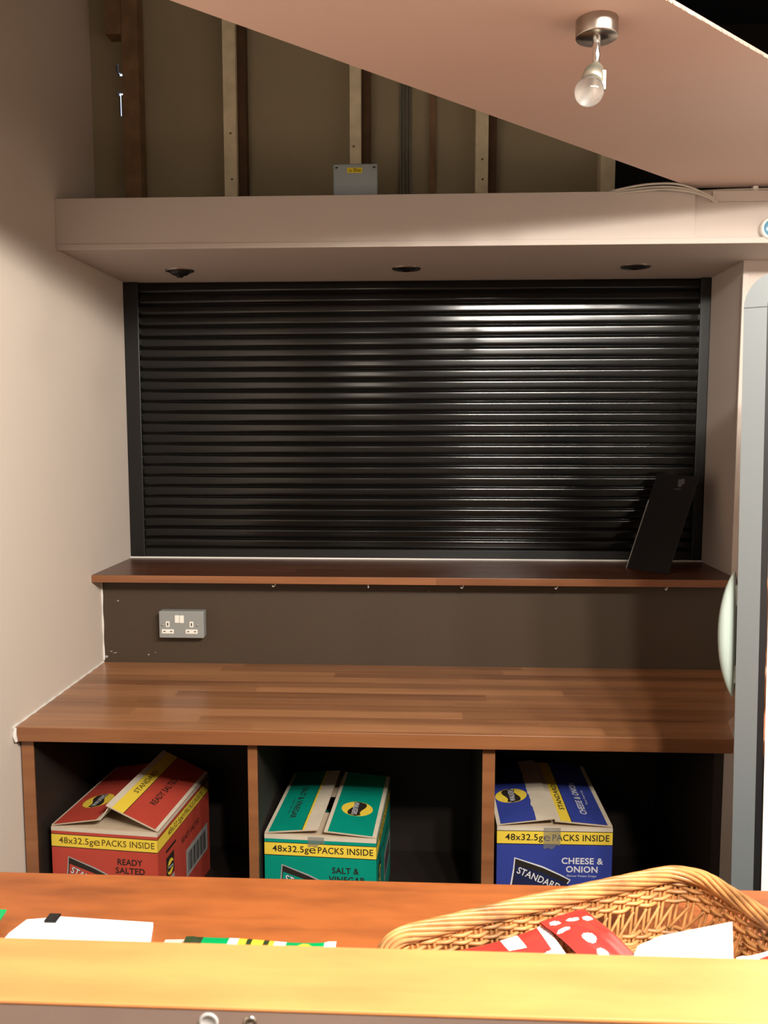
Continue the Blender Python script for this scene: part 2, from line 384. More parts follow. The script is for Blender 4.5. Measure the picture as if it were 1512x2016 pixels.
# ------------------------------------------------------------------ cables over the end of the beam
cp = [(0.50, 2.47, 2.303), (0.53, 2.445, 2.306), (0.594, 2.432, 2.315), (0.65, 2.428, 2.318), (0.70, 2.426, 2.314), (0.75, 2.428, 2.298), (0.795, 2.428, 2.276)]
def smooth(pts, n=6):
    P = [Vector(p) for p in pts]; out = []
    for i in range(len(P)-1):
        a, b, c, d_ = P[max(i-1, 0)], P[i], P[i+1], P[min(i+2, len(P)-1)]
        for j in range(n):
            t = j/n; out.append(0.5*((2*b)+(c-a)*t+(2*a-5*b+4*c-d_)*t*t+(3*b-a-3*c+d_)*t**3))
    return out+[P[-1]]
labs = ['uppermost white cable arching over the right end of the beam', 'middle white cable of the bundle bent over the beam', 'lowest white cable of the bundle resting along the beam edge']
for i, lb in enumerate(labs):
    m = MB(); q = [Vector(p)+Vector((0.004*i*(j/3-1), 0.0035*(i-1) if i < 2 else -.003, -0.0048*i - (0.003*i if 1 < j < 5 else 0))) for j, p in enumerate(cp)]
    m.tube(smooth(q), 0.0033, 'cable', 8); tag(m.build('cable'), lb, 'cable', 'white cables over the beam')
m = MB(); m.tube(smooth([(0.74, 2.47, 2.3065), (0.85, 2.455, 2.3065), (0.98, 2.452, 2.3065), (1.2, 2.46, 2.3065)]), 0.0035, 'cable', 8)
tag(m.build('cable'), 'straight white cable lying in the gap between the pink board and the beam', 'cable')
m = MB(); m.box(0.908, 0.922, 2.449, 2.465, 2.3025, 2.3155, 'white'); tag(m.build('cable_clip', bevel=0.001), 'small white clip holding the straight cable on the beam', 'cable clip')

# round dial on the beam
t = thing('wall_dial', (0.956, 2.447, 2.197), 'round pale wall dial with a blue face at the right end of the beam', 'dial', world=True)
m = MB(); m.lathe([(0.030, 0), (0.031, 0.012), (0.029, 0.020), (0.024, 0.022), (0.023, 0.018)], 'white', (0.956, 2.4465, 2.197), (0, -1, 0), 40); m.build('ring', t)
m = MB(); m.lathe([(0.0228, 0.014), (0.0228, 0.0185), (0.015, 0.0200), (0, 0.0205)], 'blueglass', (0.956, 2.4465, 2.197), (0, -1, 0), 32); m.build('dial_face', t)

# ------------------------------------------------------------------ downlights
for x, y, lb in ((-0.792, 2.768, 'recessed downlight in the soffit nearest the left wall, its lamp hanging low'), (-0.056, 2.768, 'recessed downlight in the middle of the soffit'), (0.67, 2.768, 'recessed downlight in the soffit nearest the fridge')):
    t = thing('downlight', (x, y, 2.16), lb, 'downlight', group='recessed downlights in the soffit', world=True)
    m = MB(); m.lathe([(0.046, 0.0), (0.045, 0.0035), (0.036, 0.005), (0.034, 0.001), (0.033, -0.0)], 'steel', (x, y, 2.1598), (0, 0, -1), 40, cap=False); m.build('trim_ring', t)
    dz = 0.006 if x < -0.5 else 0.0
    m = MB(); m.lathe([(0.033, 0.0004+dz*.1), (0.030, 0.003+dz), (0.024, 0.005+dz*1.6), (0.012, 0.0055+dz*2), (0, 0.006+dz*2.1)], 'black', (x, y, 2.1598), (0, 0, -1), 32); m.build('lamp_face', t)
    m = MB(); m.lathe([(0.013, 0.0052+dz*2), (0.010, 0.010+dz*2), (0, 0.0115+dz*2)], 'glass', (x, y, 2.1598), (0, 0, -1), 20); m.build('bulb', t)

# ------------------------------------------------------------------ spotlight on the board
sx, sy = 0.284, 1.480
sp = thing('ceiling_spotlight', (sx, sy, Z0), 'unlit brushed steel spotlight with a clear reflector bulb fixed to the pink board', 'spotlight', world=True)
m = MB(); m.lathe([(0.0345, 0.0), (0.0345, 0.026), (0.0335, 0.028), (0.006, 0.0285)], 'steel', (sx, sy, Z0), (0, 0, -1), 48); m.build('ceiling_rose', sp)
m = MB(); m.lathe([(0.0065, 0.028), (0.0065, 0.076), (0.005, 0.079)], 'chrome', (sx, sy, Z0), (0, 0, -1), 24); m.build('stem', sp)
ax = Vector((-0.016, -0.030, -0.050)).normalized(); o0 = Vector((sx, sy-0.001, Z0-0.074))
m = MB(); m.lathe([(0.004, -0.004), (0.010, 0.0), (0.013, 0.006), (0.0165, 0.014), (0.0165, 0.019), (0.018, 0.0195), (0.018, 0.036), (0.0165, 0.037), (0.0165, 0.040)], 'satin', o0, ax, 32); m.build('lamp_holder', sp)
m = MB(); m.box(sx+0.002, sx+0.012, sy-0.024, sy-0.010, Z0-0.118, Z0-0.088, 'satin'); m.box(sx+0.0055, sx+0.0090, sy-0.0245, sy-0.024, Z0-0.116, Z0-0.111, 'ink'); m.build('switch_housing', sp, bevel=0.004, seg=3)
m = MB(); prof = [(0.0135, 0.037), (0.0150, 0.041)]
for i in range(14):
    a = -0.9+i*(PI/2+0.9)/13; prof.append((max(0.0, 0.0238*cos(a)), 0.0600+0.0225*sin(a)))
m.lathe(prof, 'glass', o0, ax, 32); m.build('bulb', sp)
m = MB(); m.lathe([(0.003, 0.038), (0.012, 0.050), (0.0205, 0.0575)], 'mirror', o0, ax, 28, cap=False); m.build('reflector', sp)

# ------------------------------------------------------------------ roller shutter
x0, x1, zt, zb = XL+0.001, 0.977, 2.1595, 1.189
rs = thing('roller_shutter', (-0.04, 2.99, 1.185), 'closed black slatted roller shutter filling the niche above the shelf', 'shutter', world=True)
m = MB(); pitch = 0.0377; yb = 2.992; g = 0.052
prof = []; z = zt
while z > zb+0.045:
    for t_ in (0.0, 0.03, 0.045, 0.065, 0.09, 0.12, 0.15, 0.18, 0.22, 0.26, 0.30, 0.36, 0.42, 0.48, 0.54, 0.60, 0.66, 0.70, 0.74, 0.78, 0.81, 0.84, 0.87, 0.90, 0.915, 0.93, 0.96):
        bul = 0.0 if t_ in (0.0, 0.96) else (0.0025+0.0045*(1-abs(2*(t_-0.03)/0.90-1)**5.5) if t_ < 0.93 else 0.0025)
        prof.append((yb-bul, z-pitch*t_))
    z -= pitch
n = len(prof); vs = []
for xx in (x0+g-0.01, x1-0.03): vs += [(xx, a, b) for a, b in prof]
m.add(vs, [(i, i+1, n+i+1, n+i) for i in range(n-1)], 'shutter', True)
m.build('slat_curtain', rs)
m = MB(); m.box(x0, x0+g, 2.974, 2.999, zb, zt, 'shutter_flat'); m.build('guide_rail', rs, bevel=0.002)
m = MB(); m.box(x1-0.035, x1, 2.974, 2.999, zb, zt, 'shutter_flat'); m.build('guide_rail', rs, bevel=0.002)
m = MB(); m.box(x0+g, x1-0.035, 2.979, 2.996, zb, z+0.001, 'shutter_flat'); m.box(x0+g, x1-0.035, 2.977, 2.980, zb+0.030, zb+0.034, 'shutter'); m.build('bottom_bar', rs, bevel=0.003)
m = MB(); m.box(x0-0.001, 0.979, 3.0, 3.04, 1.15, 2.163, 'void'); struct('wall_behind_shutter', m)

# ------------------------------------------------------------------ raised shelf
m = MB(); m.box(XL+0.001, 0.978, 2.612, 2.976, 1.1600, 1.1838, 'shelfwood')
m.box(XL+0.001, 0.978, 2.610, 2.612, 1.1602, 1.1836, 'edgewood')
o = m.build('shelf', bevel=0.0015); tag(o, 'long dark reddish wood shelf with a lighter front edge in front of the shutter', 'shelf')
hl = ['leftmost', 'second from the left', 'middle', 'second from the right', 'rightmost']
for x, q in zip((-0.470, -0.172, 0.129, 0.424, 0.765), hl):
    m = MB(); pts = [(x, 2.64, 1.1597), (x, 2.64, 1.152), (x-0.003, 2.638, 1.1475), (x-0.006, 2.634, 1.1475), (x-0.008, 2.632, 1.1515)] if q != 'second from the left' else [(x, 2.64, 1.1597), (x, 2.639, 1.152), (x, 2.636, 1.147), (x+.001, 2.631, 1.1475), (x+.001, 2.629, 1.152)]
    m.tube(smooth(pts, 4), 0.0019, 'white_plastic', 8); m.lathe([(0.004, 0), (0.004, 0.0015), (0.002, 0.003)], 'white_plastic', (x, 2.64, 1.1599), (0, 0, -1), 12)
    tag(m.build('cup_hook'), 'tiny white hook under the shelf, %s of five' % q, 'hook', 'hooks under the shelf')

# ------------------------------------------------------------------ black leaning board
A = Vector((0.681, 2.828, 1.1845)); B = Vector((0.782, 2.704, 1.1845)); U_ = (B-A).normalized()
TL = Vector((0.800, 2.925, 1.494)); up = TL-A; up = (up-U_*up.dot(U_)); H_ = up.length; up.normalize(); W_ = (B-A).length
nn = U_.cross(up).normalized()
if nn.y > 0: nn = -nn
m = MB(); m.prism([A, A+U_*W_, A+U_*W_+up*H_, A+up*H_], -nn*0.006, 'black')
m.prism([A+nn*.0002, A+U_*.003+nn*.0002, A+U_*.003+up*H_*0.72+nn*.0002, A+up*H_*0.72+nn*.0002], nn*0.0005, 'greyink')  # light catching the left edge, put in as a grey strip
ob = m.build('menu_board', bevel=0.0006)
tag(ob, 'black upright menu board leaning against the shutter on the right end of the shelf', 'menu board')
F = (A+up*(H_-0.055)+U_*0.0, U_, up, nn)
m = MB()
for i, (a, b) in enumerate(((0.100, 0.024), (0.110, 0.027), (0.098, 0.034), (0.108, 0.037), (0.103, 0.018), (0.104, 0.029))):
    m.poly(F, [(a+0.0075*cos(k*PI/5+i), b+0.0062*sin(k*PI/5+i)) for k in range(10)], 'emblem_grey', 0.0006+i*.00003)
m.rect(F, 0.084, 0.112, 0.003, 0.0055, 'emblem_grey', 0.0006)
m.build('emblem', ob)

# ------------------------------------------------------------------ double socket
so = thing('double_socket', (-0.78, 2.69, 0.972), 'grey metal double wall socket with white switch rocker on the brown wall under the shelf', 'socket', world=True)
m = MB(); m.box(-0.853, -0.707, 2.656, 2.689, 0.972, 1.060, 'grey_metal'); m.build('back_box', so, bevel=0.005, seg=3)
m = MB(); m.box(-0.853, -0.707, 2.650, 2.6555, 0.972, 1.060, 'grey_metal'); m.build('faceplate', so, bevel=0.004, seg=3)
m = MB(); m.box(-0.8005, -0.7860, 2.6465, 2.650, 1.022, 1.0475, 'white_plastic'); m.build('rocker_switch', so, bevel=0.0015)
m = MB(); m.box(-0.7850, -0.7705, 2.6470, 2.650, 1.0215, 1.047, 'white_plastic'); m.build('rocker_switch', so, bevel=0.0015)
for cx in (-0.824, -0.746):
    m = MB(); m.box(cx-0.006, cx+0.006, 2.6485, 2.650, 1.0085, 1.027, 'white_plastic'); m.box(cx-0.0195, cx+0.0195, 2.6485, 2.650, 0.987, 1.001, 'white_plastic')
    m.box(cx-0.0018, cx+0.0018, 2.6480, 2.6487, 1.0125, 1.0225, 'ink')
    for s_ in (-1, 1): m.box(cx+s_*0.011-0.0032, cx+s_*0.011+0.0032, 2.6480, 2.6487, 0.9925, 0.9955, 'ink')
    m.build('socket_outlet', so)
for x in (-0.842, -0.7275):
    m = MB(); m.lathe([(0.0035, 0), (0.003, 0.001), (0, 0.0012)], 'steel', (x, 2.650, 1.014), (0, -1, 0), 16); m.build('screw', so)
# scuffs and filler spots on the brown wall: worn marks in paint
m = MB()
for x, z, a, b in ((-1.028, .915, .006, .002), (-1.015, .910, .010, .0014), (-0.903, .905, .004, .0025), (-0.880, .913, .0022, .002), (-1.0, 1.085, .005, .003), (0.02, 1.125, .002, .002), (-1.045, .897, .007, .006)):
    F = fr((x, WY-0.0006, z), (1, 0, 0.15), (-0.15, 0, 1)); m.poly(F, [(a*cos(k*PI/4)*random.uniform(.6, 1), b*sin(k*PI/4)*random.uniform(.6, 1)) for k in range(8)], 'greyink', 0)
o = m.build('wall_scuffs'); tag(o, kind='structure'); o.name = 'trim_6'

# ------------------------------------------------------------------ back counter
bc = thing('storage_counter', (-0.13, 2.38, 0), 'open-fronted brown counter unit with three cubby holes holding crisp boxes', 'counter', world=True)
CY = 2.100; ZU = 0.8405; XE = 0.775
m = MB()
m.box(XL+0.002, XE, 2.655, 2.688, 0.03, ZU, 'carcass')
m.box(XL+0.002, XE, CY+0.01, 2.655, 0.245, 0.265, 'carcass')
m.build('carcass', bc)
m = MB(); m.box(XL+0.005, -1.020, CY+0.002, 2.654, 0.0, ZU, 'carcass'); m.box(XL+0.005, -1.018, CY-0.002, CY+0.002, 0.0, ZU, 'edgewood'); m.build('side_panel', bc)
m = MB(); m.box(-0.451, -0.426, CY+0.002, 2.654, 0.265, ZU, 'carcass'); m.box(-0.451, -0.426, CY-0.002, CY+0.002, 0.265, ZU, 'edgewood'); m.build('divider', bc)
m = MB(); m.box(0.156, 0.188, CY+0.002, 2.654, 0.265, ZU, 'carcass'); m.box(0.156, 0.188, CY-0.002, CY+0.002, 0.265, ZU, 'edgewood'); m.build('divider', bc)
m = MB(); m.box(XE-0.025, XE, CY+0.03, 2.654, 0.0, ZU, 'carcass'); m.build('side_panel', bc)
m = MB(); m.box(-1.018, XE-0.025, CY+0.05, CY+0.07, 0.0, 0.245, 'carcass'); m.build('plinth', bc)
m = MB()
m.prism([(XL+0.001, 2.074, 0.841), (XE, 2.074, 0.841), (XE, 2.074, 0.8795), (0.976, 2.40, 0.8795), (0.976, 2.688, 0.8795), (XL+0.001, 2.688, 0.8795)], (0, 0, 0), 'wood') if 0 else None
poly = [(XL+0.002, 2.072), (0.776, 2.072), (0.806, 2.20), (0.976, 2.42), (0.976, 2.688), (XL+0.002, 2.688)]
m.prism([(a, b, 0.8415) for a, b in poly], (0, 0, 0.0375), 'wood')
m.box(XL+0.002, 0.776, 2.069, 2.072, 0.8415, 0.879, 'edgewood')
o = m.build('worktop', bevel=0.002); tag(o, 'wide glossy brown plank worktop running from the left wall to the fridge', 'worktop')

# ------------------------------------------------------------------ crisp cartons
def rot2(v, a): return (v[0]*cos(a)-v[1]*sin(a), v[0]*sin(a)+v[1]*cos(a))
def logo(m, F, u, v, r, rot, txt='WALKERS', off=0.0006):
    c, s_ = cos(rot), sin(rot)
    T = lambda a, b: (u+a*c-b*s_, v+a*s_+b*c)
    m.poly(F, [T(r*1.0*cos(k*PI/16), r*1.0*sin(k*PI/16)) for k in range(32)], 'yellow', off)
    n = 12; top = []; bot = []
    for k in range(n+1):
        x = -r+2*r*k/n; lim = math.sqrt(max(0, r*r-x*x))
        wv = 0.16*r*sin(PI*x/r)
        top.append((x, min(lim, 0.40*r+wv))); bot.append((x, max(-lim, -0.40*r+wv)))
    for k in range(n):
        m.poly(F, [T(*bot[k]), T(*bot[k+1]), T(*top[k+1]), T(*top[k])], 'ink', off+0.0003)
    if txt: m.text(F, txt, T(0, -0.13*r)[0], T(0, -0.13*r)[1], r*0.42, 'whiteink', off+0.0006, rot=rot, width=r*1.65, bold=0.01)

def carton(name_label, x, y, zrot, top, kind):
    w_, d_, h_ = 0.300, 0.400, top-0.2655
    t = thing('cardboard_box', (x, y, 0.2655), name_label, 'box', rz=zrot, group='cartons of crisps in the counter cubby holes')
    colr = {'red': 'red', 'green': 'green', 'blue': 'blue'}[kind]
    tx = 'ink' if kind != 'blue' else 'whiteink'
    th = 0.004; W2 = w_/2
    # body: four walls and base
    m = MB()
    m.box(-W2, W2, 0, th, 0, h_, colr); m.box(-W2, W2, d_-th, d_, 0, h_, colr)
    m.box(-W2, -W2+th, th, d_-th, 0, h_, colr); m.box(W2-th, W2, th, d_-th, 0, h_, colr); m.box(-W2, W2, 0.001, d_-.001, 0, th, 'card')
    m.box(-W2+.0002, W2-.0002, 0.0002, th, h_-0.006, h_+0.0004, 'cardlight')
    front = fr((-W2, 0, h_), (1, 0, 0), (0, 0, 1)); side = fr((W2, 0, h_), (0, 1, 0), (0, 0, 1)); sidel = fr((-W2, d_, h_), (0, -1, 0), (0, 0, 1))
    yt = {'red': -0.020, 'green': -0.021, 'blue': -0.0115}[kind]; yb_ = yt-0.0335
    def bandface(F, L):
        m.rect(F, 0, L, -0.0105, 0.0, 'cardlight'); m.rect(F, 0, L, yt, yt+0.0018, 'ink', 0.0006)
        m.rect(F, 0, L, yb_, yt, 'yellow'); m.rect(F, 0, L, yb_-0.0018, yb_, 'ink', 0.0006)
    bandface(front, w_); bandface(side, d_); bandface(sidel, d_)
    ti = 'brownink' if kind == 'red' else 'ink'
    def bandtext(F, L, wid):
        cxx = L/2+0.004; y_ = yb_+0.0095
        m.text(F, '48x32.5g', cxx-wid*0.302, y_, 0.0245, ti, width=wid*0.355, bold=0.012)
        m.text(F, 'e', cxx-wid*0.088, y_-0.001, 0.032, ti, width=wid*0.065)
        m.text(F, 'PACKS INSIDE', cxx+wid*0.232, y_, 0.0245, ti, width=wid*0.535, bold=0.012)
    bandtext(front, w_, w_*0.92); bandtext(side, d_, w_*0.92)
    if kind == 'blue':
        m.text(front, 'CHEESE &', 0.223, -0.098, 0.0235, tx, width=0.108, bold=0.022); m.text(front, 'ONION', 0.222, -0.121, 0.0235, tx, width=0.082, bold=0.022)
        m.text(front, 'Flavour Potato Crisps', 0.222, -0.1335, 0.008, tx, width=0.076)
    elif kind == 'green':
        m.text(front, 'SALT &', 0.218, -0.0985, 0.0235, tx, width=0.072, bold=0.02); m.text(front, 'VINEGAR', 0.222, -0.1235, 0.0235, tx, width=0.098, bold=0.02)
        m.text(front, 'Flavour Potato Crisps', 0.222, -0.136, 0.008, tx, width=0.076)
    else:
        m.text(front, 'READY', 0.222, -0.094, 0.0235, tx, width=0.070, bold=0.02); m.text(front, 'SALTED', 0.222, -0.118, 0.0235, tx, width=0.082, bold=0.02)
        m.text(front, 'Potato Crisps', 0.222, -0.131, 0.008, tx, width=0.06)
    # picture of a crisp packet: outline, dark field, lettering
    pk = [(0.046, -0.080 if kind != 'blue' else -0.083), (0.120, -0.106), (0.168, -0.128), (0.194, -0.142), (0.182, -0.160), (0.165, -0.31), (0.02, -0.30), (0.036, -0.16), (0.043, -0.115)]
    m.poly(front, pk, 'whiteink' if kind == 'blue' else 'greyink', 0.0006)
    cxx = sum(a for a, b in pk)/len(pk); cyy = sum(b for a, b in pk)/len(pk)
    ins = []
    for i, (a, b) in enumerate(pk):
        L = math.hypot(a-cxx, b-cyy); k_ = (L-0.0042)/L; ins.append((cxx+(a-cxx)*k_, cyy+(b-cyy)*k_))
    m.poly(front, ins, 'ink', 0.0009)
    ins2 = [(cxx+(a-cxx)*0.93, cyy-0.009+(b-cyy)*0.86) for a, b in pk]
    m.poly(front, ins2, {'blue': 'darkblue', 'green': 'green', 'red': 'red'}[kind], 0.0011)
    m.text(front, 'STANDARD', 0.052, -0.125, 0.026, 'ink', 0.0012, rot=-0.40, width=0.120, align='LEFT', bold=0.055)
    m.text(front, 'STANDARD', 0.052, -0.125, 0.026, 'whiteink', 0.0014, rot=-0.40, width=0.120, align='LEFT', bold=0.012)
    logo(m, front, 0.105, -0.205, 0.042, -0.3)
    # right side print
    m.rect(side, 0.055, 0.125, -0.085, -0.077, 'ink', 0.0006)
    m.rect(side, 0.055, 0.11, -0.16, -0.100, 'ink', 0.0006); logo(m, side, 0.083, -0.135, 0.022, -0.2, off=0.0009)
    m.rect(side, 0.055, 0.11, -0.235, -0.165, 'greyink', 0.0006)
    m.text(side, {'blue': 'CHEESE & ONION', 'green': 'SALT & VINEGAR', 'red': 'READY SALTED'}[kind], 0.24, -0.115, 0.024, tx, width=0.14, bold=0.01)
    m.rect(side, 0.20, 0.38, -0.235, -0.150, 'greyink', 0.0006)
    for i in range(16): m.rect(side, 0.215+i*0.0095, 0.2185+i*0.0095+0.002*(i % 3), -0.225, -0.165, 'ink', 0.0009)
    m.build('carton_body', t)
    # short end flaps (bare board), folded in under the long ones
    m = MB(); m.box(-W2+0.003, W2-0.003, 0.003, 0.145, h_-0.0045, h_-0.001, 'card'); m.build('end_flap', t)
    m = MB(); m.box(-W2+0.003, W2-0.003, d_-0.145, d_-0.003, h_-0.0045, h_-0.001, 'card'); m.build('end_flap', t)
    # long flaps
    angL, angR = {'red': (0.17, 0.42), 'green': (0.10, 0.075), 'blue': (0.13, 0.085)}[kind]
    wl, wr = {'red': (0.142, 0.158), 'green': (0.146, 0.141), 'blue': (0.151, 0.149)}[kind]
    def flap(side_, ang, wd, draw, jag):
        s_ = side_
        O = Vector((s_*W2, 0.004, h_+0.0008)); U = Vector((-s_*cos(ang), 0, sin(ang))); V = Vector((0, 1, 0)); N = Vector((s_*sin(ang), 0, cos(ang)))
        L = d_-0.008; m = MB(); NS = 24
        edge = [(wd+(random.uniform(-.0015, .0015) if jag else 0), L*i/NS) for i in range(NS+1)]
        pl = [(0, 0)]+edge+[(0, L)]
        P = lambda a, b, o: O+U*a+V*b+N*o
        m.add([P(a, b, 0) for a, b in pl]+[P(a, b, 0.003) for a, b in pl],
              [tuple(range(len(pl))), tuple(range(2*len(pl)-1, len(pl)-1, -1))]+[(i, (i+1) % len(pl), len(pl)+(i+1) % len(pl), len(pl)+i) for i in range(len(pl))], 'card')
        F = (O+N*0.003, U, V, N); draw(m, F, L); m.build('long_flap', t)
        return F
    def ragged(m, F, ua, ub, L, key, off=0.0004, amp=0.002, seed=1):
        rnd = random.Random(seed); n_ = 26; e = [ub+rnd.uniform(-amp, amp) for _ in range(n_+1)]
        for i in range(n_): m.poly(F, [(ua, L*i/n_), (e[i], L*i/n_), (e[i+1], L*(i+1)/n_), (ua, L*(i+1)/n_)], key, off)
    if kind == 'green':
        def dl(m, F, L):
            m.rect(F, 0, wl, 0, L, 'cardlight', 0.0002); m.rect(F, 0.010, 0.1005, 0.002, L-0.002, 'green'); m.rect(F, 0.1005, 0.1020, 0.001, L-.001, 'ink'); ragged(m, F, 0.1020, 0.1075, L, 'yellow', amp=.0008)
            m.text(F, 'SALT & VINEGAR', 0.052, 0.175, 0.024, 'ink', rot=-PI/2, width=0.20, bold=0.02); m.text(F, 'Flavour Potato Crisps', 0.040, 0.150, 0.009, 'ink', rot=-PI/2, width=0.09)
        def dr(m, F, L):
            m.rect(F, 0, wr, 0, L, 'cardlight', 0.0002); m.rect(F, 0.011, wr-0.010, 0.002, L-0.002, 'green')
            logo(m, (F[0], F[1], F[2], F[3]) , 0.071, 0.150, 0.044, PI/2, txt='', off=0.0006)
            G = (F[0]+F[1]*0.071, -F[1], F[2], F[3]); m.text(G, 'WALKERS', 0.012*-1, 0.150, 0.021, 'whiteink', 0.0016, rot=-PI/2, width=0.074, bold=0.01)
    elif kind == 'blue':
        def dl(m, F, L):
            m.rect(F, 0, wl, 0, L, 'cardlight', 0.0002); ragged(m, F, 0.010, 0.103, L, 'blue', amp=0.0022, seed=5)
            logo(m, F, 0.055, 0.160, 0.044, PI/2, txt='', off=0.0006); m.text(F, 'WALKERS', 0.064, 0.160, 0.021, 'whiteink', 0.0016, rot=PI/2, width=0.074, bold=0.01)
        def dr(m, F, L):
            m.rect(F, 0, wr, 0, L, 'cardlight', 0.0002); m.rect(F, 0.012, 0.105, 0.002, L-0.002, 'blue'); m.rect(F, 0.105, 0.107, 0.001, L-.001, 'ink'); m.rect(F, 0.107, 0.135, 0.001, L-.001, 'yellow')
            G = (F[0]+F[1]*wr, -F[1], F[2], F[3])
            m.text(G, 'STANDARD', wr-0.113, 0.150, 0.019, 'ink', rot=PI/2, width=0.16, bold=0.02)
            m.text(G, 'CHEESE & ONION', wr-0.055, 0.155, 0.025, 'whiteink', rot=PI/2, width=0.20, bold=0.02); m.text(G, 'Flavour Potato Crisps', wr-0.040, 0.165, 0.009, 'whiteink', rot=PI/2, width=0.09)
    else:
        def dl(m, F, L):
            m.rect(F, 0, wl, 0, L, 'cardlight', 0.0002); ragged(m, F, 0.006, 0.131, L, 'red', amp=0.0015, seed=3)
            logo(m, F, 0.072, 0.130, 0.044, PI/2, txt='', off=0.0006); m.text(F, 'WALKERS', 0.081, 0.130, 0.021, 'whiteink', 0.0016, rot=PI/2, width=0.074, bold=0.01)
        def dr(m, F, L):
            m.rect(F, 0, wr, 0, L, 'cardlight', 0.0002); m.rect(F, 0.010, 0.105, 0.002, L-0.002, 'red'); m.rect(F, 0.105, 0.107, 0.001, L-.001, 'ink'); m.rect(F, 0.107, 0.141, 0.001, L-.001, 'yellow')
            G = (F[0]+F[1]*wr, -F[1], F[2], F[3])
            m.text(G, 'STANDARD', wr-0.117, 0.190, 0.020, 'brownink', rot=PI/2, width=0.15, bold=0.02)
            m.text(G, 'READY SALTED', wr-0.055, 0.185, 0.025, 'ink', rot=PI/2, width=0.17, bold=0.02)
    flap(-1, angL, wl, dl, kind != 'green'); flap(1, angR, wr, dr, kind == 'blue')
    if kind == 'red':      # curled-up torn liner at the left flap's free edge
        m = MB(); a0 = Vector((-W2+0.004+wl*cos(angL)-0.006, 0.006, h_+wl*sin(angL)+0.002))
        m.add([a0, a0+Vector((0.026, 0.004, 0.040)), a0+Vector((0.022, 0.12, 0.034)), a0+Vector((0.004, 0.13, 0.002)),
               a0+Vector((0.002, 0, -.001)), a0+Vector((0.028, 0.004, 0.038)), a0+Vector((0.024, 0.12, 0.032)), a0+Vector((0.006, 0.13, 0.001))],
              [(0, 1, 2, 3), (4, 7, 6, 5), (0, 4, 5, 1), (3, 2, 6, 7), (1, 5, 6, 2)], 'cardlight'); m.build('torn_flap_edge', t)
    if kind != 'red':      # strip of clear tape over the front edge
        c0 = {'green': 0.14, 'blue': 0.143}[kind]-W2; ln = {'green': 0.022, 'blue': 0.052}[kind]
        m = MB(); rnd = random.Random(4); n_ = 8; lo = [(c0-0.022+0.044*i/n_, -0.0022, h_-ln+rnd.uniform(-.008, .006)) for i in range(n_+1)]
        hi = [(a, -0.0022, h_+0.001) for a, _, _ in lo]
        m.add(lo+hi, [(i, i+1, n_+2+i, n_+1+i) for i in range(n_)], 'tape'); m.build('tape', t)
    return t
carton('red carton with yellow band and raised open flap in the left cubby hole', -0.850, 2.128, math.radians(-5), 0.578, 'red')
carton('teal carton with yellow band in the middle cubby hole', -0.268, 2.128, math.radians(-3), 0.572, 'green')
carton('blue carton with yellow band and torn flap in the right cubby hole', 0.348, 2.128, math.radians(0.5), 0.612, 'blue')

# ------------------------------------------------------------------ fridge (faces left, its side turned to the camera)
fa = math.atan2(0.349, 0.937)
fx, fy = 0.583, 1.50
fg = thing('upright_fridge', (fx, fy, 0), 'tall white upright fridge with grey rounded door edge and pale bow handle', 'fridge', rz=-math.radians(21.6))
fg.rotation_euler[1] = -0.0175
# local: +x to the right along the side panel, +y away along the door's face
def rounded(x0, x1, z0, z1, r, n=10):
    p = [(x1, 0, z0), (x1, 0, z1)]
    for i in range(n+1):
        a = PI/2+PI/2*i/n; p.append((x0+r+r*cos(a), 0, z1-r+r*sin(a)))
    p.append((x0, 0, z0)); return p
ZT = 1.915
m = MB()
outer = [(0.0, 0.0)]
po = []; r1, r2 = 0.060, 0.022
for i in range(11): a = PI/2+PI/2*i/10; po.append((r1+r1*cos(a), 0, ZT-r1+r1*sin(a)))
po = [(0.16, 0, ZT+0.006)]+po+[(0, 0, 0.05)]
pi_ = [(0.037, 0, 0.05)]
for i in range(11): a = PI-PI/2*i/10; pi_.append((0.037+r1*0.75+r1*0.75*cos(a), 0, ZT-0.040-r1*0.35+r1*0.75*sin(a)))
pi_.append((0.16, 0, ZT-0.012+0.006))
n_ = len(po)
prof_ = po+pi_
# strip made quad by quad so the concave outline caps cleanly
def strip_prism(m, A_, B_, depth, key):
    k = len(A_)
    vs = [Vector(p) for p in A_]+[Vector(p) for p in B_]; vs += [v+Vector((0, depth, 0)) for v in vs]
    fs = []
    for i in range(k-1):
        fs += [(i, i+1, k+i+1, k+i), (2*k+i, 3*k+i, 3*k+i+1, 2*k+i+1)]
    m.add(vs, fs, key)
    m.add(vs, [(i, 2*k+i, 2*k+i+1, i+1) for i in range(k-1)]+[(k+i, k+i+1, 3*k+i+1, 3*k+i) for i in range(k-1)], key, True)
    m.add(vs, [(0, k, 3*k, 2*k), (k-1, 3*k-1, 4*k-1, 2*k-1)], key)
inner = list(reversed(pi_))
assert len(po) == len(inner)
strip_prism(m, po, inner, 0.50, 'fridge_grey')
m.box(0.0003, 0.0367, -0.0004, 0.0, ZT-r1-0.0012, ZT-r1, 'gasket')
m.build('door', fg, bevel=0.010, seg=6)
m = MB(); g_out = [(x_, y_, z_) for x_, y_, z_ in inner]; sh = lambda q, s_: [(x_+s_ if z_ < ZT-0.05 else x_+s_*.7, 0.004, z_-(0 if z_ < ZT-0.09 else s_*.7)) for x_, _, z_ in q]
strip_prism(m, sh(inner, 0.0), sh(inner, 0.011), 0.49, 'gasket'); m.build('door_gasket', fg)
m = MB(); strip_prism(m, sh(inner, 0.0105), sh(inner, 0.0135), 0.49, 'chrome'); m.build('chrome_trim', fg)
